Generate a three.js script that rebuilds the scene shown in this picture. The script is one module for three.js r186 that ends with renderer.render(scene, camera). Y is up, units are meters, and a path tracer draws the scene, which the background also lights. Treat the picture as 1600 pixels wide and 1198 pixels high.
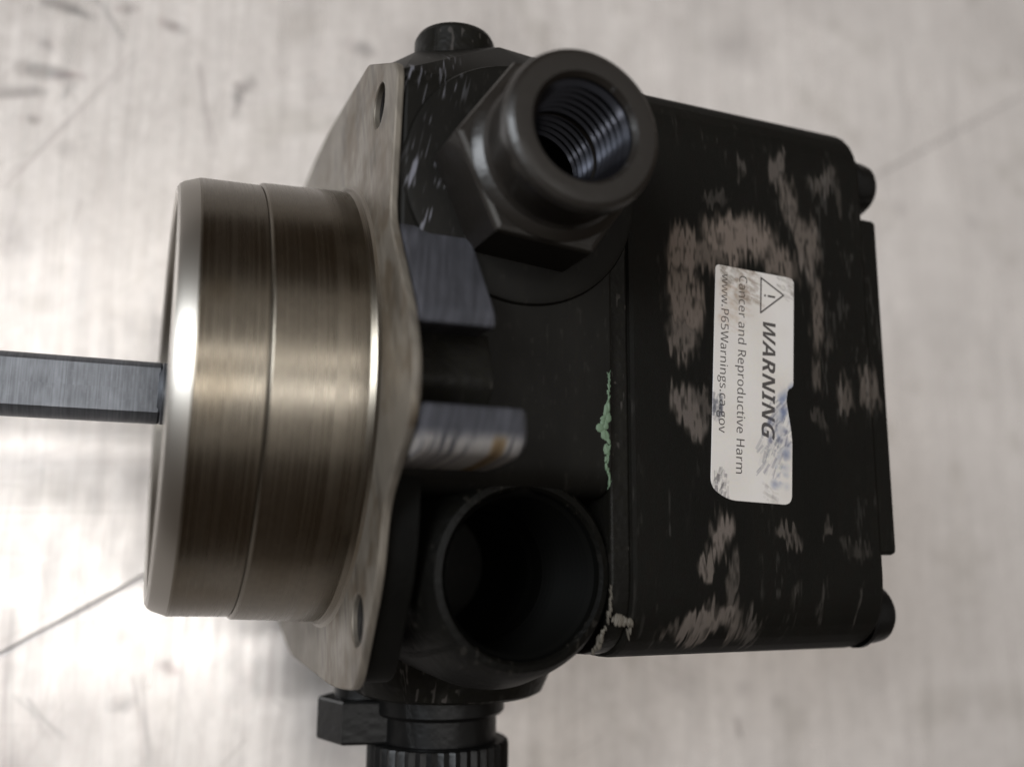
import * as THREE from 'three';
import { mergeGeometries, toCreasedNormals } from 'three/addons/utils/BufferGeometryUtils.js';
import { ConvexGeometry } from 'three/addons/geometries/ConvexGeometry.js';
import { RectAreaLightUniformsLib } from 'three/addons/lights/RectAreaLightUniformsLib.js';

// ---------------------------------------------------------------- camera, light, exposure
const MM = 0.001, BENCH = 0.038;                       // the pump's axis lies 38 mm above the bench
const scene = new THREE.Scene();
const camera = new THREE.PerspectiveCamera(44.89, 1024 / 766, 0.004, 20);
camera.up.set(-0.07436, 0.16070, -0.98420);
camera.position.set(-0.022714, 0.117471 + BENCH, 0.018154);
camera.lookAt(-0.022714 + 0.37461, 0.117471 + BENCH - 0.91015, 0.018154 - 0.17692);
camera.focus = 0.105; camera.userData.fStop = 11;
const renderer = new THREE.WebGLRenderer({ antialias: true });
renderer.setSize(1024, 766);
renderer.toneMapping = THREE.LinearToneMapping;
renderer.toneMappingExposure = 0.96;
renderer.shadowMap.enabled = true;
scene.background = new THREE.Color().setRGB(0.056, 0.040, 0.027);   // the dim shop round the bench
RectAreaLightUniformsLib.init();
function area(x, y, z, w, h, color, power, tx = 0, ty = 0, tz = 0) {
  const l = new THREE.RectAreaLight(color, power, w, h);
  l.position.set(x, y, z); l.lookAt(tx, ty, tz); scene.add(l); return l;
}
// the pale lit ceiling over the bench, and two tube fittings that hang below it along the bench
area(0.9, 2.3, -0.55, 5.2, 4.0, new THREE.Color(1.0, 0.965, 0.92), 0.39, 0.9, 0, -0.55);
area(-0.16, 1.55, -0.34, 1.2, 0.10, new THREE.Color(1.0, 0.97, 0.92), 7.5, -0.16, 0, -0.34);
area(-0.16, 1.55, 0.09, 1.2, 0.10, new THREE.Color(1.0, 0.99, 0.97), 14, -0.16, 0, 0.09);
// daylight from an opening up to the left
area(-1.7, 1.65, -0.55, 1.0, 1.0, new THREE.Color(0.90, 0.95, 1.0), 18.5);

// ---------------------------------------------------------------- helpers
let seed = 20240611;
const rnd = () => { seed = (seed * 1664525 + 1013904223) >>> 0; return seed / 4294967296; };
const rr = (a, b) => a + (b - a) * rnd();
function noiseField(n) {                                // tileable lattice noise
  const g = new Float32Array(n * n); for (let i = 0; i < n * n; i++) g[i] = rnd();
  return (x, y) => {
    x = ((x % 1) + 1) % 1 * n; y = ((y % 1) + 1) % 1 * n;
    const i = Math.floor(x) % n, j = Math.floor(y) % n, i1 = (i + 1) % n, j1 = (j + 1) % n;
    let u = x - Math.floor(x), v = y - Math.floor(y); u = u * u * (3 - 2 * u); v = v * v * (3 - 2 * v);
    return (g[j * n + i] * (1 - u) + g[j * n + i1] * u) * (1 - v) + (g[j1 * n + i] * (1 - u) + g[j1 * n + i1] * u) * v;
  };
}
const N4 = noiseField(4), N8 = noiseField(8), N16 = noiseField(16), N32 = noiseField(32), N64 = noiseField(64), N128 = noiseField(128), N256 = noiseField(256);
const fbm = (x, y) => N4(x, y) * .3 + N8(x, y) * .25 + N16(x, y) * .2 + N32(x, y) * .13 + N64(x, y) * .12;
const sm = (a, b, x) => { const t = Math.min(1, Math.max(0, (x - a) / (b - a))); return t * t * (3 - 2 * t); };
function data(w, h, f, srgb) {
  const d = new Uint8Array(w * h * 4);
  for (let j = 0; j < h; j++) for (let i = 0; i < w; i++) {
    const c = f((i + .5) / w, (j + .5) / h), k = (j * w + i) * 4;
    if (typeof c === 'number') d[k] = d[k + 1] = d[k + 2] = Math.max(0, Math.min(255, c * 255));
    else for (let q = 0; q < 3; q++) d[k + q] = Math.max(0, Math.min(255, c[q] * 255));
    d[k + 3] = 255;
  }
  return finish(new THREE.DataTexture(d, w, h), srgb);
}
function finish(t, srgb) {
  t.wrapS = t.wrapT = THREE.RepeatWrapping; t.magFilter = t.minFilter = THREE.LinearFilter;
  if (srgb) t.colorSpace = THREE.SRGBColorSpace; t.needsUpdate = true; return t;
}
function canvas(w, h, paint) {
  const c = document.createElement('canvas'); c.width = w; c.height = h;
  paint(c.getContext('2d'), w, h); return c;
}
const tint = (a, b, t) => a.map((v, i) => v + (b[i] - v) * t);

// geometry is written in millimetres round the pump's axis: x runs from shaft to rear cover, y up from the bench
function ready(g, uv = 'box', crease = 0.6) {           // mm -> m, uv in metres
  g = crease ? toCreasedNormals(g.index ? g.toNonIndexed() : g, crease) : g;
  g.scale(MM, MM, MM);
  if (uv === 'box') {
    const p = g.attributes.position, n = g.attributes.normal, a = new Float32Array(p.count * 2);
    for (let i = 0; i < p.count; i++) {
      const ax = Math.abs(n.getX(i)), ay = Math.abs(n.getY(i)), az = Math.abs(n.getZ(i));
      const [u, v] = ay >= ax && ay >= az ? [p.getX(i), p.getZ(i)] : ax >= az ? [p.getY(i), p.getZ(i)] : [p.getX(i), p.getY(i)];
      a[2 * i] = u; a[2 * i + 1] = v;
    }
    g.setAttribute('uv', new THREE.BufferAttribute(a, 2));
  }
  return g;
}
function part(name, g, m, parent) {
  const o = new THREE.Mesh(g, m); o.name = name; o.castShadow = o.receiveShadow = true; parent.add(o); return o;
}
function shapeOf(pts, holes = []) {
  const s = new THREE.Shape(pts.map(([a, b]) => new THREE.Vector2(a, b)));
  for (const [x, y, r] of holes) { const h = new THREE.Path(); h.absarc(x, y, r, 0, Math.PI * 2, true); s.holes.push(h); }
  return s;
}
// a profile of [z, y] points drawn out along x
function alongX(pts, x0, x1, bevel = 0.4, holes = [], seg = 2) {
  const s = shapeOf(pts.map(([z, y]) => [-z, y]), holes.map(([z, y, r]) => [-z, y, r]));
  const g = new THREE.ExtrudeGeometry(s, { depth: x1 - x0 - 2 * bevel, bevelEnabled: bevel > 0, bevelSize: bevel, bevelThickness: bevel, bevelOffset: -bevel, bevelSegments: seg, curveSegments: 24 });
  g.translate(0, 0, x0 + bevel); g.rotateY(Math.PI / 2); return g;
}
function alongY(pts, y0, y1, bevel = 0.4, holes = [], seg = 2) {   // [x, z] points, upright
  const s = shapeOf(pts.map(([x, z]) => [x, -z]), holes.map(([x, z, r]) => [x, -z, r]));
  const g = new THREE.ExtrudeGeometry(s, { depth: y1 - y0 - 2 * bevel, bevelEnabled: bevel > 0, bevelSize: bevel, bevelThickness: bevel, bevelOffset: -bevel, bevelSegments: seg, curveSegments: 32 });
  g.translate(0, 0, y0 + bevel); g.rotateX(-Math.PI / 2); return g;
}
const lathe = (pts, seg = 96) => new THREE.LatheGeometry(pts.map(([r, h]) => new THREE.Vector2(r, h)), seg);
const latheX = (pts, seg) => lathe(pts.map(([r, x]) => [r, x]), seg).rotateZ(-Math.PI / 2);          // its height runs along +x
const latheZ = (pts, seg) => lathe(pts, seg).rotateX(Math.PI / 2);                                    // its height runs along +z
function roundPoly(corners) {                          // [a, b, radius] corners -> outline with rounded corners
  const out = [], n = corners.length;
  corners.forEach(([x, y, r = 0], i) => {
    if (!r) { out.push([x, y]); return; }
    const p = corners[(i + n - 1) % n], q = corners[(i + 1) % n];
    let ax = p[0] - x, ay = p[1] - y, bx = q[0] - x, by = q[1] - y;
    const la = Math.hypot(ax, ay), lb = Math.hypot(bx, by); ax /= la; ay /= la; bx /= lb; by /= lb;
    const d = Math.min(r, la * .48, lb * .48);
    for (let k = 0; k <= 8; k++) {
      const t = k / 8, u = (1 - t) * (1 - t), w = t * t;
      out.push([x + ax * d * u + bx * d * w, y + ay * d * u + by * d * w]);
    }
  });
  return out;
}
const hexagon = (cx, cz, R, turn) => [...Array(6)].map((_, k) => [cx + R * Math.cos(turn + k * Math.PI / 3), cz + R * Math.sin(turn + k * Math.PI / 3)]);

// ---------------------------------------------------------------- textures
// bench: worn bare metal, cloudy smears, wiping strokes and loose scratches; one repeat is 300 mm
const BENCH_TILE = 0.30;
const benchCanvas = canvas(2048, 2048, (c, w, h) => {
  const im = c.createImageData(w, h), d = im.data;
  for (let j = 0; j < h; j++) for (let i = 0; i < w; i++) {
    const x = i / w, y = j / h, k = (j * w + i) * 4;
    const warp = N8(x, y) * .06;
    const cloud = fbm(x + warp, y - warp) - .5, streak = N256(x * 1, y * .10) - .5 + (N128(x + .3, y * .12) - .5), spot = sm(.62, .9, N32(x + .41, y + .13) * .6 + N64(x, y) * .4);
    const v = 218 + cloud * 54 + streak * 8 + (N256(x, y) - .5) * 9 - spot * 14;
    d[k] = v; d[k + 1] = v - 6; d[k + 2] = v - 10 - spot; d[k + 3] = 255;
  }
  c.putImageData(im, 0, 0);
  c.lineCap = 'round';
  for (let i = 0; i < 15000; i++) {                    // fine grain: long hairlines, mostly one way
    const x = rr(0, w), y = rr(0, h), L = rr(30, 260), a = Math.PI / 2 + (rnd() < .8 ? rr(-.12, .10) : rr(-1.2, .4)), dark = rnd() < .5;
    c.strokeStyle = dark ? `rgba(92,86,82,${rr(.015, .075)})` : `rgba(255,253,250,${rr(.02, .09)})`;
    c.lineWidth = rr(.5, 2.0);
    c.beginPath(); c.moveTo(x, y); c.quadraticCurveTo(x + Math.cos(a) * L * .5 + rr(-3, 3), y + Math.sin(a) * L * .5, x + Math.cos(a) * L, y + Math.sin(a) * L); c.stroke();
  }
  for (let n = 0; n < 26; n++) {                       // wipes: fans of faint parallel lines
    const x = rr(0, w), y = rr(0, h), a = rr(-.5, .9), L = rr(120, 420);
    for (let i = 0; i < 26; i++) {
      const o = rr(-50, 50), q = rr(-80, 80), t = a + rr(-.05, .05), px = x - Math.sin(a) * o + Math.cos(a) * q, py = y + Math.cos(a) * o + Math.sin(a) * q;
      c.strokeStyle = rnd() < .6 ? `rgba(255,254,252,${rr(.04, .12)})` : `rgba(90,84,80,${rr(.02, .08)})`; c.lineWidth = rr(.6, 3);
      c.beginPath(); c.moveTo(px, py); c.lineTo(px + Math.cos(t) * L * rr(.3, 1), py + Math.sin(t) * L * rr(.3, 1)); c.stroke();
    }
  }
  const wrap = (draw) => draw();
  for (let i = 0; i < 45; i++) {                       // darker nicks and scratches
    const x = rr(0, w), y = rr(0, h), L = rr(6, 60), a = rr(0, Math.PI);
    c.strokeStyle = `rgba(80,74,72,${rr(.05, .22)})`; c.lineWidth = rr(.7, 2.2);
    c.beginPath(); c.moveTo(x, y); c.lineTo(x + Math.cos(a) * L, y + Math.sin(a) * L); wrap(() => c.stroke());
  }
  // nicks and rubbed marks that stand out, [x, z, x, z] in mm on the bench and a width
  const marks = [[-40.4, -68.4, -36.7, -68.3, 7], [-37.1, -68.2, -34.2, -67.5, 5], [-32.5, -71, -29.1, -64.6, 2.5], [-42.2, -56.7, -37.6, -56.6, 8], [-37.6, -56.6, -34.8, -57, 5], [-45.7, -51.4, -40.5, -53, 6], [-36.4, -55.3, -36.2, -52.9, 3], [-16.9, -62.9, -14.5, -48.9, 2], [-10.3, -57.8, -9.6, -60.3, 5], [-9.6, -60.3, -7.5, -61.6, 5], [-10.1, -58.5, -9.9, -54.4, 3], [-29, -69.5, -28.1, -70.9, 5], [-22.3, -69, -20.6, -68.7, 7], [-44.3, -36.6, -26.5, -62.5, 1.6], [-40.3, -61.6, -40.2, -60.9, 6], [-41.3, -48.3, -41.3, -47.7, 4], [-37.6, 26.9, -35.6, 48.8, 2.2], [-34.8, 39.5, -29.8, 45.1, 2.2], [-19.2, 37.5, -16.5, 50.3, 2.2], [-21.5, 41.5, -20.7, 41.1, 7], [-15.7, 35.8, -14.2, 36.8, 5], [10.4, -72.1, 11.6, -72, 10], [88.4, 49.2, 88.6, 52.5, 3.4]];
  for (const [x0, z0, x1, z1, wd] of marks) {
    const X = (x) => (x / 300 + .5) * w, Y = (z) => (.5 - z / 300) * h;
    for (let k = 0; k < 8; k++) {
      c.strokeStyle = `rgba(92,86,86,${.03 + .035 * rnd()})`; c.lineWidth = wd * rr(.5, 2.6);
      c.beginPath(); c.moveTo(X(x0) + rr(-9, 9), Y(z0) + rr(-4, 4)); c.quadraticCurveTo(X((x0 + x1) / 2) + rr(-4, 4), Y((z0 + z1) / 2) + rr(-4, 4), X(x1) + rr(-9, 9), Y(z1) + rr(-4, 4)); c.stroke();
    }
  }
  for (let i = 0; i < 130; i++) {                      // soft grey stains
    const x = rr(60, w - 60), y = rr(60, h - 60), r = rr(8, 56), g = c.createRadialGradient(x, y, 0, x, y, r);
    g.addColorStop(0, `rgba(98,92,92,${rr(.04, .2)})`); g.addColorStop(1, 'rgba(98,92,92,0)');
    c.fillStyle = g; c.fillRect(x - r, y - r, 2 * r, 2 * r);
  }
});
const tBench = finish(new THREE.CanvasTexture(benchCanvas), true); tBench.repeat.set(1 / BENCH_TILE, 1 / BENCH_TILE); tBench.offset.set(.5, .5);
tBench.wrapS = tBench.wrapT = THREE.MirroredRepeatWrapping;
const tBenchRough = data(1024, 1024, (x, y) => .36 + (fbm(x, y) - .5) * .26 + (N256(x, y * .1) - .5) * .10 + (N128(x + .2, y + .7) - .5) * .07);
tBenchRough.repeat.set(1 / BENCH_TILE, 1 / BENCH_TILE); tBenchRough.wrapS = tBenchRough.wrapT = THREE.MirroredRepeatWrapping;
const tBenchBump = data(1024, 1024, (x, y) => .5 + (N32(x, y) - .5) * .3 + (N256(x, y * .12) - .5) * .35 + (N128(x, y) - .5) * .2);
tBenchBump.repeat.set(1 / BENCH_TILE, 1 / BENCH_TILE); tBenchBump.wrapS = tBenchBump.wrapT = THREE.MirroredRepeatWrapping;

// turned steel: u runs round the hub, v along it
const turn1 = [...Array(512)].map(() => rnd());
const ringNoise = (v) => { const p = v * 511, i = Math.floor(p); return turn1[i] + (turn1[Math.min(511, i + 1)] - turn1[i]) * (p - i); };
const tTurn = data(1024, 512, (u, v) => {
  const stain = sm(.5, .72, fbm(u * 1.0 + .2, v * .5)), fine = ringNoise(v) - .5, dots = N256(u, v) - .5;
  const c = tint([.475, .450, .41], [.42, .382, .325], stain * .75);
  const k = 1 + fine * .07 + dots * .06 + (N128(u * .5, v) - .5) * .03;
  return [c[0] * k, c[1] * k, c[2] * k];
}, true);
const tTurnRough = data(1024, 512, (u, v) => .34 + (ringNoise(v) - .5) * .12 + (fbm(u, v) - .5) * .18);
const tTurnBump = data(1024, 512, (u, v) => .5 + (ringNoise(v) - .5) * .8 + (N256(u * .25, v) - .5) * .25);
// faced flange: slanting wiping marks, brown oil film
const tFace = data(1024, 1024, (x, y) => {
  const a = x * .9 - y * .35, s = N256(a, (x + y) * .06) - .5, s2 = N128(a + .4, (x + y) * .09) - .5, st = sm(.46, .7, fbm(x + .6, y + .1)), dk = sm(.6, .8, N16(x + .1, y) * .5 + N64(a, y * .2) * .5);
  const c = tint(tint([.435, .41, .375], [.35, .31, .26], st), [.18, .165, .15], dk * .25), k = 1 + s * .11 + s2 * .09;
  return [c[0] * k, c[1] * k, c[2] * k];
}, true); tFace.repeat.set(18, 18);
const tFaceRough = data(512, 512, (x, y) => .43 + (fbm(x, y) - .5) * .3); tFaceRough.repeat.set(18, 18);
// shaft: blued steel with fine cross marks; box uv in metres, 50 mm a repeat
const tShaft = data(1024, 512, (u, v) => {
  const k = 1 + (ringNoise(u) - .5) * .14 + (N256(u, v * .2) - .5) * .12 + (N32(u, v) - .5) * .16, n = sm(.80, .92, N128(u, v));
  return tint([.39 * k, .40 * k, .42 * k], [.50, .50, .53], n * .12);
}, true); tShaft.repeat.set(20, 20);
// black paint: slightly mottled, worn through in small flecks
const tPaint = data(1024, 1024, (x, y) => {
  const m = fbm(x, y), f = .3 * sm(.74, .86, N128(x, y * .5) * .55 + N32(x + .3, y) * .45), g = sm(.80, .9, N256(x * .8, y * .25)) * sm(.45, .7, N16(x, y));
  const c = tint([.055, .052, .045], [.10, .095, .083], m);
  return tint(c, [.36, .34, .33], Math.min(1, f * .4 + g * .45));
}, true); tPaint.repeat.set(14, 14);
const tPaintRough = data(512, 512, (x, y) => .42 + (fbm(x, y) - .5) * .4 + (N128(x, y) - .5) * .15); tPaintRough.repeat.set(14, 14);
const tPaintBump = data(512, 512, (x, y) => fbm(x, y) * .5 + N64(x, y) * .3 + N128(x, y) * .2); tPaintBump.repeat.set(22, 22);
const tScratch = data(1024, 1024, (x, y) => {                       // blank black casting with many short bright scratches
  const a = x + y * .45, f = sm(.70, .88, N256(a, y * .13 + x * .05)) * sm(.35, .68, N16(x + .2, y)), m = fbm(x, y);
  return tint(tint([.10, .095, .09], [.17, .16, .155], m), [.62, .62, .66], f * .8);
}, true); tScratch.repeat.set(22, 22);
const tCasting = data(512, 1024, (u, v) => {                        // u: 28 mm along the axis, v: 82 mm across
  const x = u * 28, z = v * 82 - 46, a = u * .4 + v * .25, where = sm(11, 3, x) * sm(-12, -15, z);
  const f = sm(.60, .84, N256(a * 1.2, v * .16 - u * .03) * .6 + N128(a + .4, v * .2) * .4) * sm(.3, .6, N16(u * .5, v)) * where;
  const thin = sm(.70, .85, N64(u, v) * .5 + N128(u, v) * .5) * .09;
  return tint(tint(tint([.055, .052, .046], [.10, .095, .085], fbm(u, v)), [.40, .38, .36], thin), [.60, .60, .65], f * .6);
}, true);
const tWorn = data(384, 896, (u, v) => {                            // ribs worn to grey metal: u 12 mm along the axis, v 28 mm across
  const z = v * 28 - 17, x = u * 12, s = N64(u * .5 + v * .3, v * .12) - .5, m = fbm(u * .6, v);
  const edge = sm(11.6, 10.2, x) * sm(-16, -13, z), low = sm(.2, .5, N32(u * .9 + z * .02, .3) * .6 + N64(u, v * .2) * .4) * sm(7.2, 8.6, z), rust = sm(.1, .9, sm(1.1, .2, Math.abs(x - 8.6))) * sm(7.4, 8.6, z);
  let c = tint([.235, .235, .255], [.345, .345, .37], m).map((q) => q * (1 + s * .3));
  c = tint([.07, .066, .06], c, .35 + .65 * edge);
  return tint(tint(c, [.70, .68, .66], low * .8), [.46, .34, .17], rust * .6);
}, true);
// rear cover: the dry grey-brown scuffs on its flat upper face, x 26..68 mm by z -42..34 mm
const CX0 = 26, CX1 = 68, CZ0 = -42, CZ1 = 34;
const scuffs = [  // x, z, half width, half length, strength, warm
  [35.2, -15.5, 2.3, 3.2, .9, 1], [35.6, -10, 2.6, 3.6, .85, 1], [34.6, -5.5, 1.8, 3, .75, .8], [43, -18.6, 5.8, 3.6, .95, 1], [48.6, -17.2, 3.2, 3.0, .8, 1], [39, -16.3, 3.5, 2.8, .75, 1],
  [35.4, 2.6, 2.4, 2.3, .8, .6], [37.4, .8, 1.4, 1.3, .55, .6], [49.8, -28.8, 1.3, 3.2, .7, .5], [51.4, -25, 1.4, 3.6, .75, .7], [53.2, -20, 1.7, 4.5, .75, .8], [54.0, -12, 1.5, 5, .7, .9], [54.0, -4.2, 1.2, 2.6, .55, .9],
  [56.8, -28.8, 2.4, 1.7, .6, .4], [59.3, -26, 1.0, 2.4, .4, .4], [43.4, -28.6, .8, 1.8, .5, .3], [40.4, -24.2, 2.0, 1.0, .4, .3], [58.6, -1.2, 1.2, 1.7, .6, .8], [61.8, -2.4, 1.2, 2.3, .65, .8], [38.4, 15.8, 1.5, 2.6, .9, .7], [36.9, 19, 1.1, 1.8, .85, .7],
  [40.4, 21.5, .9, 3.2, .6, .6], [36.4, 26.2, 4.2, 1.6, .85, .7], [40.2, 25.2, 2.4, 2.2, .8, .7], [43.6, 26.4, 1.6, 1.6, .6, .4], [48.4, 16.6, 1.2, 1.2, .6, .6], [53.4, 15.4, .9, 1.0, .5, .5], [53.6, 2.4, .8, 1.6, .4, .5], [58, 17.5, 2.2, 1.2, .35, .2], [54, 24.5, .7, 2.6, .45, .1], [58.5, 24.5, .5, 2.2, .4, .1], [56.4, -8, 1.0, 2, .3, .7], [48.6, 22.6, .8, 1.6, .3, .4],
];
const tCover = data(768, 1344, (u, v) => {
  const x = CX0 + u * (CX1 - CX0), z = CZ0 + v * (CZ1 - CZ0);
  const wx = (N16(u, v) - .5) * 2.2 + (N64(u, v * .6) - .5) * 1.3, wz = (N16(u + .3, v + .2) - .5) * 3 + (N128(u, v * .3) - .5) * 2.4;
  let k = 0, warm = 0;
  for (const [sx, sz, a, b, s, w] of scuffs) {
    const q = Math.hypot((x + wx - sx) / a, (z + wz - sz) / b), e = sm(1.25, .55, q) * s;
    if (e > k) { k = e; warm = w; }
  }
  const grain = N256(u * .6, v * .35) * .55 + N128(u, v * .4 + .2) * .45;
  k *= .25 + .75 * sm(.10, .70, grain + k * .2);
  const faint = sm(.62, .85, N64(u * .9, v * .35) * .5 + N256(u * .7, v * .22) * .5) * sm(.4, .7, N8(u, v)) * .30;
  const base = tint([.040, .036, .027], [.075, .068, .054], fbm(u, v));
  return tint(tint(base, [.37, .36, .355], faint), tint([.40, .38, .37], [.455, .41, .38], warm), k * .86);
}, true);
tCover.wrapS = tCover.wrapT = THREE.ClampToEdgeWrapping;

// the label, written lengthwise: canvas x runs down the photograph
const LW = 27.7, LH = 11.4;                                         // mm
const labelCanvas = canvas(1076, 456, (c, w, h) => {
  c.fillStyle = '#b9b4b0'; c.fillRect(0, 0, w, h);
  for (let i = 0; i < 60; i++) { const x = rr(0, w), y = rr(0, h), r = rr(40, 150), g = c.createRadialGradient(x, y, 0, x, y, r); g.addColorStop(0, `rgba(150,138,124,${rr(.02, .10)})`); g.addColorStop(1, 'rgba(150,138,124,0)'); c.fillStyle = g; c.fillRect(0, 0, w, h); }
  c.fillStyle = c.strokeStyle = '#3a3634'; c.lineJoin = 'round';
  c.lineWidth = 8; c.beginPath(); c.moveTo(26, 196); c.lineTo(92, 62); c.lineTo(196, 196); c.closePath(); c.stroke();
  c.fillRect(104, 112, 10, 44); c.fillRect(104, 166, 10, 11);
  const fit = (t, font, x, y, width) => { c.font = font; c.save(); c.translate(x, y); c.scale(width / c.measureText(t).width, 1); c.fillText(t, 0, 0); c.restore(); };
  fit('WARNING', 'italic bold 104px sans-serif', 218, 182, 560);
  fit('Cancer and Reproductive Harm', '62px sans-serif', 30, 322, 930);
  fit('www.P65Warnings.ca.gov', '58px sans-serif', 40, 420, 740);
  const smear = (x, y, L, n, col, a, ang = -1.2) => { for (let i = 0; i < n; i++) { const px = x + rr(-L, L), py = y + rr(-L, L) * .6, l = rr(12, 60), t = ang + rr(-.35, .35); c.strokeStyle = `rgba(${col},${a * .6 * rnd()})`; c.lineWidth = rr(4, 18); c.beginPath(); c.moveTo(px, py); c.lineTo(px + Math.cos(t) * l, py + Math.sin(t) * l); c.stroke(); } };
  smear(50, 290, 110, 130, '82,66,52', .32); smear(30, 60, 80, 60, '70,64,60', .35); smear(180, 360, 130, 90, '140,116,92', .22); smear(20, 400, 60, 60, '74,64,54', .4);
  const blot = (x, y, rx, n, col, a) => { for (let i = 0; i < n; i++) { const px = x + rr(-rx, rx), py = y + rr(-rx, rx) * .45, r = rr(8, 34), g = c.createRadialGradient(px, py, 0, px, py, r); g.addColorStop(0, `rgba(${col},${a * rnd()})`); g.addColorStop(1, `rgba(${col},0)`); c.fillStyle = g; c.fillRect(px - r, py - r, 2 * r, 2 * r); } };
  blot(620, 40, 90, 46, '62,74,108', .38); blot(760, 90, 120, 60, '60,66,92', .34); blot(880, 60, 120, 36, '70,84,118', .3); blot(60, 300, 100, 40, '90,74,58', .3); blot(170, 380, 110, 34, '130,106,82', .22);
  smear(700, 70, 120, 60, '50,52,66', .5, .5); smear(820, 120, 110, 70, '56,58,72', .45, .5); smear(640, 430, 50, 60, '40,42,52', .45, .1); smear(1000, 400, 70, 60, '50,48,52', .5, .2); smear(1030, 150, 60, 40, '120,114,110', .3);
});
const tLabel = finish(new THREE.CanvasTexture(labelCanvas), true);

// ---------------------------------------------------------------- materials
const std = (o) => new THREE.MeshStandardMaterial(o);
const phy = (o) => new THREE.MeshPhysicalMaterial(o);
const M = {
  bench: std({ map: tBench, roughnessMap: tBenchRough, roughness: 0.92, metalness: 0.55, bumpMap: tBenchBump, bumpScale: 0.00005 }),
  turned: std({ map: tTurn, roughnessMap: tTurnRough, roughness: 0.82, metalness: 1, bumpMap: tTurnBump, bumpScale: 0.000007 }),
  bright: std({ color: new THREE.Color(0.40, 0.375, 0.34), roughness: 0.36, metalness: 1, bumpMap: tTurnBump, bumpScale: 0.000006 }),
  faced: std({ map: tFace, roughnessMap: tFaceRough, roughness: 1.3, metalness: 0.55 }),
  paint: phy({ map: tPaint, roughnessMap: tPaintRough, roughness: 1, metalness: 0, specularIntensity: 0.17, bumpMap: tPaintBump, bumpScale: 0.00012 }),
  casting: phy({ map: tCasting, roughness: 0.45, metalness: 0, specularIntensity: 0.17 }),
  scratched: phy({ map: tScratch, roughness: 0.42, metalness: 0.2, specularIntensity: 0.4, bumpMap: tPaintBump, bumpScale: 0.0001 }),
  worn: std({ map: tWorn, roughness: 0.5, metalness: 0.5, bumpMap: tPaintBump, bumpScale: 0.00008 }),
  oxide: phy({ color: new THREE.Color(0.0135, 0.0115, 0.0098), roughness: 0.3, metalness: 0, specularIntensity: 0.7, bumpMap: tPaintBump, bumpScale: 0.00005 }),
  black: phy({ color: new THREE.Color(0.0045, 0.0044, 0.0043), roughness: 0.34, metalness: 0, specularIntensity: 0.32, bumpMap: tPaintBump, bumpScale: 0.00006 }),
  plain: phy({ map: tPaint, color: new THREE.Color(0.38, 0.38, 0.35), roughness: 0.52, metalness: 0, specularIntensity: 0.2, bumpMap: tPaintBump, bumpScale: 0.00012 }),
  thread: std({ color: new THREE.Color(0.022, 0.0235, 0.03), roughness: 0.18, metalness: 0.85 }),
  shaft: std({ map: tShaft, roughness: 0.4, metalness: 0.75, bumpMap: tTurnBump, bumpScale: 0.00001 }),
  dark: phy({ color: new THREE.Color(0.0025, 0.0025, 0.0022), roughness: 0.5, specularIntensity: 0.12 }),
  cover: phy({ map: tCover, roughness: 0.6, metalness: 0, specularIntensity: 0.17, bumpMap: tPaintBump, bumpScale: 0.00007 }),
  label: std({ map: tLabel, roughness: 0.5 }),
  sealant: std({ color: new THREE.Color(0.085, 0.13, 0.08), roughness: 0.6 }),
  sealantGrey: std({ color: new THREE.Color(0.07, 0.06, 0.046), roughness: 0.7 }),
};

// ---------------------------------------------------------------- setting: the bench, two plates that meet in a fine joint
const bench = new THREE.Group(); bench.name = 'workbench_top'; bench.userData = { kind: 'structure' }; scene.add(bench);
{
  // the joint runs from (-37.8, 33.4) to (183.4, -98.1) in mm
  const ax = -37.8, az = 33.4, dx = 221.2, dz = -131.5, L = Math.hypot(dx, dz), ux = dx / L, uz = dz / L, nx = -uz, nz = ux;
  const at = (s, t) => [ax + ux * s + nx * t, az + uz * s + nz * t];
  const gap = 0.004, reach = 620;
  const strip = (t0, t1) => [at(-reach + 100, t0), at(reach, t0), at(reach, t1), at(-reach + 100, t1)];
  for (const [a, b] of [[gap, 420], [-420, -gap]]) {
    const q = new THREE.ExtrudeGeometry(shapeOf(strip(a, b).map(([x, z]) => [x, -z])), { depth: 2.56, bevelEnabled: true, bevelSize: .42, bevelThickness: .22, bevelOffset: -.42, bevelSegments: 1 });
    q.translate(0, 0, -2.78); q.rotateX(-Math.PI / 2);
    const g = ready(q, 'box', 0.02);
    part('plate', g, M.bench, bench);
  }
  const under = ready(alongY(strip(-420, 420), -24, -3.1, 0), 'box', 0);
  part('underlay', under, M.dark, bench);
}

// ---------------------------------------------------------------- the pump
const pump = new THREE.Group(); pump.name = 'oil_pump'; pump.position.set(0, BENCH, 0);
pump.userData = { label: 'black cast oil pump with bare steel hub, lying on scratched metal bench', category: 'pump' };
scene.add(pump);

// steel hub: lip, bright chamfer, turned barrel with a fine groove, bore
{
  const barrel = [[24.9, -17.9], [25.85, -17.8], [25.95, -17.6], [26.1, -11.05], [25.92, -11.0], [25.92, -10.88], [26.1, -10.82], [26.35, -10.6], [26.42, -10.45], [26.85, -0.9], [27.2, -.3], [27.6, 0.0], [27.8, .3]];
  const hub = part('hub', ready(latheX(barrel, 192), 'keep', 0.33), M.turned, pump);
  part('chamfer', ready(latheX([[25.85, -17.8], [25.3, -19.3], [24.95, -19.75], [24.5, -20.0], [23.9, -20.0], [23.6, -19.7], [23.4, -17.5], [23.3, -13]], 192), 'keep', 0.33), M.bright, hub);
  part('bore', ready(latheX([[23.32, -14], [23.2, -13.2], [20, -12.6], [9.2, -12], [9.0, -14.6], [7.4, -14.8], [4.2, -14.6], [4.1, -8]], 96), 'keep', 0.33), M.dark, hub);
}
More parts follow.
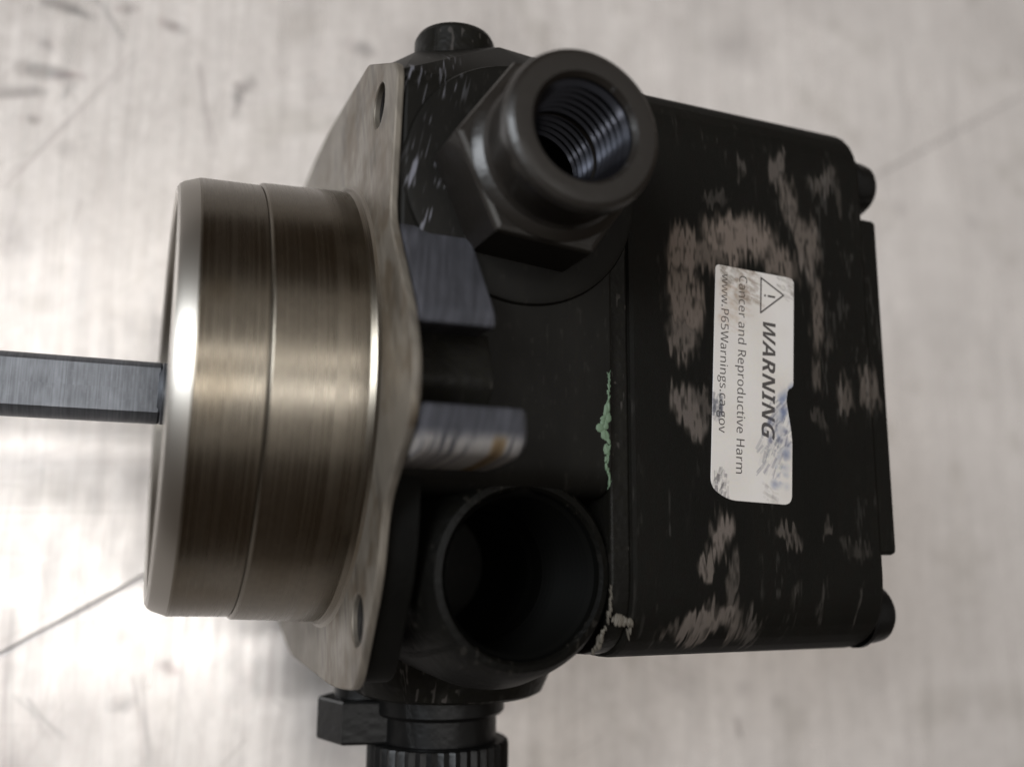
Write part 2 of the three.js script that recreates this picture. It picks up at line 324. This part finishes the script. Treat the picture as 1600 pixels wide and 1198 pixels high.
// mounting flange with bolt holes
const flangeLine = roundPoly([[-38.5, -30, 3], [-40, -22, 6], [-40.6, -8.7, 8], [-38.6, 16.6, 1.2], [-31.9, 30.2, 2.0], [-15.6, 28.8, 2], [-3.4, 37.3, 3], [2, 39.2, 4], [6.5, 38.6, 4], [14.0, 29.8, 5], [20.7, 28.6, 5], [32.2, 21.4, 2.5], [33.4, 10.7, 5], [32.7, -19, 4], [28.2, -33.8, 5], [10, -37.9, 4], [-20, -37.9, 4]]);
{
  const g = alongX(flangeLine, 0, 0.9, 0.2, [[-30.5, 22.7, 2.5], [25.3, 21.1, 2.6], [-30.5, -26, 2.5], [25.3, -26, 2.5]], 2);
  const fl = part('flange', ready(g, 'box', 0.33), M.faced, pump);
  for (const [z, y] of [[-30.5, 22.7], [25.3, 21.1]]) {
    const b = latheX([[2.75, 0.35], [2.45, .9], [2.4, 3.9]], 32); b.translate(0, y, z);
    const h = part('bolt_hole', ready(b, 'keep', 0.33), M.dark, fl);
    h.material = M.oxide;
  }
}
function bodyUV(g) {
  const p = g.attributes.position, a = new Float32Array(p.count * 2);
  for (let i = 0; i < p.count; i++) { a[2 * i] = p.getX(i) / 0.028; a[2 * i + 1] = (p.getZ(i) + 0.046) / 0.082; }
  g.setAttribute('uv', new THREE.BufferAttribute(a, 2)); return g;
}
// black body casting behind the flange
const body = part('body', (() => {
  const sq = (inset) => roundPoly([[-38.2 + inset, -34, 4], [-38.2 + inset, 15.8, 2], [-31.7 + inset * .7, 29.6 - inset, 2.2], [12.4, 29.6 - inset, 4], [13.4, -3, 2], [27, -5, 2], [30.6 - inset, -7, 2], [30.6 - inset, -33, 4]]);
  const a = alongX(sq(0), 1.0, 25.4, 0.4);
  return bodyUV(ready(a, 'box', 0.33));
})(), M.casting, pump);
{
  const back = roundPoly([[-38.2, -30, 3], [-39.4, -22, 6], [-40.0, -8.7, 8], [-38.0, 16.3, 1.2], [-31.7, 29.6, 2.0], [-15.6, 28.2, 2], [14.0, 29.0, 5], [20.7, 28.0, 5], [31.6, 21.0, 2.5], [32.8, 10.5, 5], [32.1, -19, 4], [27.8, -33.2, 5], [10, -36, 4], [-20, -36, 4]]);
  part('flange_backing', bodyUV(ready(alongX(back, 0.9, 4.2, 0.3, [[-30.5, 22.7, 2.5], [25.3, 21.1, 2.5]], 2), 'box', 0.33)), M.plain, body);
}
// ribs between the ports, the pocket between them
{
  const ribUV = (g) => { const p = g.attributes.position, a = new Float32Array(p.count * 2); for (let i = 0; i < p.count; i++) { a[2 * i] = p.getX(i) / 0.012; a[2 * i + 1] = (p.getZ(i) + 0.017) / 0.028; } g.setAttribute('uv', new THREE.BufferAttribute(a, 2)); return g; };
  const up = alongX(roundPoly([[-17, 27], [-16.2, 28.4, 0], [-4.2, 37.2, 1.2], [-2.6, 37.3, .6], [-2.9, 27]]), 1.0, 8.6, 0.3);
  part('casting_rib', ribUV(ready(up, 'box', 0.33)), M.worn, body);
  const low = alongX(roundPoly([[5.1, 27], [5.0, 38.6, .8], [8.0, 38.9, 1.2], [9.5, 37.6, 1.2], [10.1, 33], [10.4, 27]]), 1.0, 11.4, 0.5);
  part('casting_rib', ribUV(ready(low, 'box', 0.33)), M.worn, body);
  const floor = alongX(roundPoly([[-3, 27], [-3, 32.6], [-.5, 33.6, 1], [2.2, 34.4, 3], [4.0, 33.2, 1], [5.6, 31.5], [5.6, 27]]), 1.0, 9.6, 0.2);
  part('pocket_floor', ready(floor, 'box', 0.33), M.paint, body);
}
// open threaded port, its boss flaring into the casting
{
  const prof = [[12.5, -8], [12.6, 17.5], [12.35, 20.4], [10.9, 25.6], [10.3, 27.3], [9.7, 28.2], [9.0, 28.4], [8.7, 28.0], [8.62, 27.7]];
  const inner = [[8.62, 27.85]];
  for (let k = 0; k < 11; k++) { const y = 27.2 - k * 1.2; inner.push([8.5, y], [8.1, y - .6]); }
  inner.push([8.0, 12], [7.7, 11], [7.4, -5], [0, -6]);
  const g = lathe(prof, 96); g.translate(15.6, 0, 20.6);
  const port = part('port', ready(g, 'box', 0.33), M.plain, body);
  const q = lathe(inner, 96); q.translate(15.6, 0, 20.6);
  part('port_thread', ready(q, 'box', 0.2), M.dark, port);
}
// round seat under the adapter, bosses for the side plugs
{
  const g = lathe([[4.3, 30.2], [12.8, 30.2], [13.4, 30.0], [13.7, 29.4], [14, 28]], 72); g.translate(14.6, 0, -21.0);
  part('port_seat', bodyUV(ready(g, 'box', 0.33)), M.casting, body);
  const s = latheZ([[14, -1], [13.2, 4.0], [12.2, 6.2], [11.4, 6.6], [0, 6.6]], 64); s.translate(18.2, -3, 29.8);
  part('side_boss', ready(s, 'box', 0.33), M.paint, body);
  const V = (x, y, z) => new THREE.Vector3(x, y, z);
  const t = new ConvexGeometry([V(1, 29.45, -29), V(25.2, 29.45, -29), V(1, 29.2, -31.9), V(25.2, 28.6, -32.6), V(1, 25, -34), V(25.2, 25, -35.5), V(3.4, 14.5, -40.6), V(5.6, 17.6, -41), V(14.5, 22.4, -41), V(20.5, 22.0, -40.8), V(6.5, 15.2, -42.3), V(15, 19.8, -42.5), V(21, 18.6, -42.2), V(6, 0, -42), V(20, 0, -42), V(1, -14, -37.5), V(25, -14, -37.5), V(1, 12, -38), V(25.2, 17, -38.2)]);
  part('side_boss', bodyUV(ready(t, 'box', 0.62)), M.casting, body);
}
{
  const g = latheZ([[0, 6.8], [4.0, 6.8], [4.7, 6.5], [5.0, 5.9], [5.1, 0]], 56); g.rotateY(Math.PI); g.translate(11.2, 15.2, -38.2);
  part('side_plug', ready(g, 'box', 0.33), M.paint, pump);
}
// intermediate plate and rear cover
const outline = (d) => roundPoly([[-38.4 - d, -37.9, 5], [-38.4 - d, 29 + d, 9], [30 + d, 29 + d, 9], [30 + d, -37.9, 5]]);
part('seal_plate', ready(alongX(outline(-.35), 25.4, 27.8, 0.3), 'box', 0.33), M.paint, pump);
function coverUV(g) {
  const p = g.attributes.position, a = new Float32Array(p.count * 2);
  for (let i = 0; i < p.count; i++) { a[2 * i] = (p.getX(i) / MM - CX0) / (CX1 - CX0); a[2 * i + 1] = (p.getZ(i) / MM - CZ0) / (CZ1 - CZ0); }
  g.setAttribute('uv', new THREE.BufferAttribute(a, 2)); return g;
}
{
  const main = alongX(outline(0), 27.8, 62.6, 0.6);
  const mid = alongX(roundPoly([[-24.6, -34, 2], [-24.6, 28.7, .8], [18.4, 28.7, .8], [18.4, -34, 2]]), 61, 65.1, 0.5);
  part('rear_cover', mergeGeometries([main, mid].map((g) => coverUV(ready(g, 'box', 0.33)))), M.cover, pump);
}
// cap screws on the corners of the cover
for (const [z, y] of [[-30.2, 24.6], [25.6, 23.2], [-29.9, -24], [24.6, -24]]) {
  const g = latheX([[4.2, 62.4], [4.2, 63.0], [3.7, 63.2], [3.7, 65.0], [3.5, 66.1], [2.9, 66.8], [2.2, 67.1], [1.9, 67.0], [1.8, 65.5], [0, 65.5]], 40); g.translate(0, y, z);
  part('cover_screw', ready(g, 'box', 0.33), M.black, pump);
}
// warning label, torn along one long edge
{
  const o = [51.0, -14.9], da = [-0.063, 0.998], db = [-0.998, -0.040];   // along the writing, across it
  const line = roundPoly([[0, 0, .8], [13.6, 0, .5], [14.0, .8, .4], [15.4, 1.0, .4], [18.2, .4, 1], [20, .1, 1], [27.7, .1, 1.2], [27.7, 9.0, 1.6], [26.4, 11.4, 1.2], [0, 11.4, .6]]);
  const g = alongY(line.map(([a, b]) => [o[0] + a * da[0] + b * db[0], o[1] + a * da[1] + b * db[1]]), 28.95, 29.12, 0.04, [], 1);
  const q = toCreasedNormals(g.index ? g.toNonIndexed() : g, .33), p = q.attributes.position, uv = new Float32Array(p.count * 2), det = da[0] * db[1] - da[1] * db[0];
  for (let i = 0; i < p.count; i++) { const x = p.getX(i) - o[0], z = p.getZ(i) - o[1]; uv[2 * i] = (x * db[1] - z * db[0]) / det / LW; uv[2 * i + 1] = 1 - (da[0] * z - da[1] * x) / det / LH; }
  q.scale(MM, MM, MM); q.setAttribute('uv', new THREE.BufferAttribute(uv, 2));
  part('warning_label', q, M.label, pump);
}
// squeezed-out sealant along the joint
function bead(path, m, n) {                              // path: [x, y, z, half width]; many small lumps that run together
  const geos = [];
  for (let k = 0; k < n; k++) {
    const t = rnd() * (path.length - 1.001), i = Math.floor(t), f = t - i, [x, y, z, w] = path[i].map((v, q) => v + (path[i + 1][q] - v) * f);
    const s = new THREE.SphereGeometry(1, 9, 6); s.scale(w * rr(.35, .9), rr(.10, .24), rr(.25, .8)); s.rotateY(rr(-.5, .5)); s.translate(x + rr(-.6, .6) * w, y, z);
    geos.push(ready(s, 'box', 0));
  }
  part('sealant_smear', mergeGeometries(geos), m, pump);
}
bead([[24.9, 29.5, -1, .07], [24.8, 29.5, 2, .18], [24.5, 29.5, 3.8, .50], [24.1, 29.5, 5.0, .78], [24.6, 29.5, 6.6, .36], [24.5, 29.5, 8.4, .34], [24.9, 29.5, 11.4, .10]], M.sealant, 70);
bead([[25.4, 28.6, 21.5, .06], [25.3, 28.4, 24.6, .18], [25.0, 27.2, 27.0, .28], [24.8, 25.6, 28.9, .34]], M.sealantGrey, 34);
bead([[25.4, 28.5, 25.2, .2], [26.6, 28.6, 25.4, .5], [27.8, 28.6, 25.6, .25], [27.7, 27.6, 27.4, .12]], M.sealantGrey, 24);

// shaft with a milled flat, running out of the frame
{
  const R = 3.7, h = 2.6, a0 = Math.asin(h / R), pts = [];
  for (let k = 0; k <= 48; k++) { const a = Math.PI - a0 + (Math.PI + 2 * a0) * k / 48; pts.push([R * Math.cos(a), R * Math.sin(a)]); }
  const flat = alongX(pts, -62, -19.9, 0.25);
  const full = latheX([[0, -20.3], [3.3, -20.3], [3.7, -19.8], [3.7, -12], [0, -12]], 48);
  part('shaft', mergeGeometries([ready(flat, 'box', 0.33), ready(full, 'box', 0.33)]), M.shaft, pump);
}
// port adapter: hexagon, waist, threaded mouth
{
  const cx = 14.6, cz = -21.0, t = -3.068;
  const hex = alongY(hexagon(cx, cz, 10.5, t + .02), 28.8, 37.6, 0.6, [[cx, cz, 5]], 2);
  const prof = [[9.0, 36.8], [8.95, 37.7], [8.5, 38.1], [8.0, 38.4], [7.7, 39], [7.7, 41.2], [8.15, 42.8], [8.15, 43.8], [7.9, 44.5], [7.4, 44.8], [6.6, 44.9], [5.6, 44.85], [5.15, 44.3]];
  const ring = lathe(prof, 80); ring.translate(cx, 0, cz);
  const ad = part('port_adapter', mergeGeometries([ready(hex, 'box', 0.33), ready(ring, 'box', 0.33)]), M.oxide, pump);
  const th = [[5.2, 44.3]]; for (let k = 0; k < 11; k++) { const y = 44 - k * 1.05; th.push([5.2 - k * .02, y], [5.2 - k * .02, y - .15], [4.6 - k * .02, y - .5], [4.6 - k * .02, y - .65]); }
  const tg = lathe(th, 72); tg.translate(cx, 0, cz);
  part('inner_thread', ready(tg, 'keep', 0.2), M.thread, ad);
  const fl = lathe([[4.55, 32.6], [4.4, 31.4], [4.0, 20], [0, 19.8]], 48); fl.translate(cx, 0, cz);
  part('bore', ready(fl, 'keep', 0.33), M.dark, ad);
}
// fitting screwed into the near side, with a smaller plug beside it
{
  const cx = 17.2, cy = -4;
  const neck = latheZ([[8.6, 35.4], [8.6, 38.6], [8.2, 39], [7.6, 39.2], [7.6, 42.2], [8.2, 42.4]], 64); neck.translate(cx, cy, 0);
  const f = part('side_fitting', ready(neck, 'box', 0.33), M.black, pump);
  const pts = []; const n = 40;                                          // knurled collar
  for (let k = 0; k < n * 2; k++) { const a = k * Math.PI / n, r = k % 2 ? 9.2 : 8.9; pts.push([r * Math.cos(a), r * Math.sin(a)]); }
  const s = new THREE.Shape(pts.map(([a, b]) => new THREE.Vector2(a, b)));
  const col = new THREE.ExtrudeGeometry(s, { depth: 12, bevelEnabled: true, bevelSize: .3, bevelThickness: .5, bevelSegments: 2, bevelOffset: -.3 }); col.translate(cx, cy, 42.8);
  part('collar', ready(col, 'box', 0.3), M.black, f);
  const hx = new THREE.ExtrudeGeometry(new THREE.Shape(hexagon(0, 0, 6.2, .2).map(([a, b]) => new THREE.Vector2(a, b))), { depth: 4.6, bevelEnabled: true, bevelSize: .4, bevelThickness: .4, bevelSegments: 2, bevelOffset: -.4 }); hx.translate(8.4, -8, 37.4);
  const st = latheZ([[4.2, 30], [4.2, 38]], 32); st.translate(8.4, -8, 0);
  part('drain_plug', mergeGeometries([ready(hx, 'box', 0.33), ready(st, 'box', 0.33)]), M.black, pump);
}

renderer.render(scene, camera);
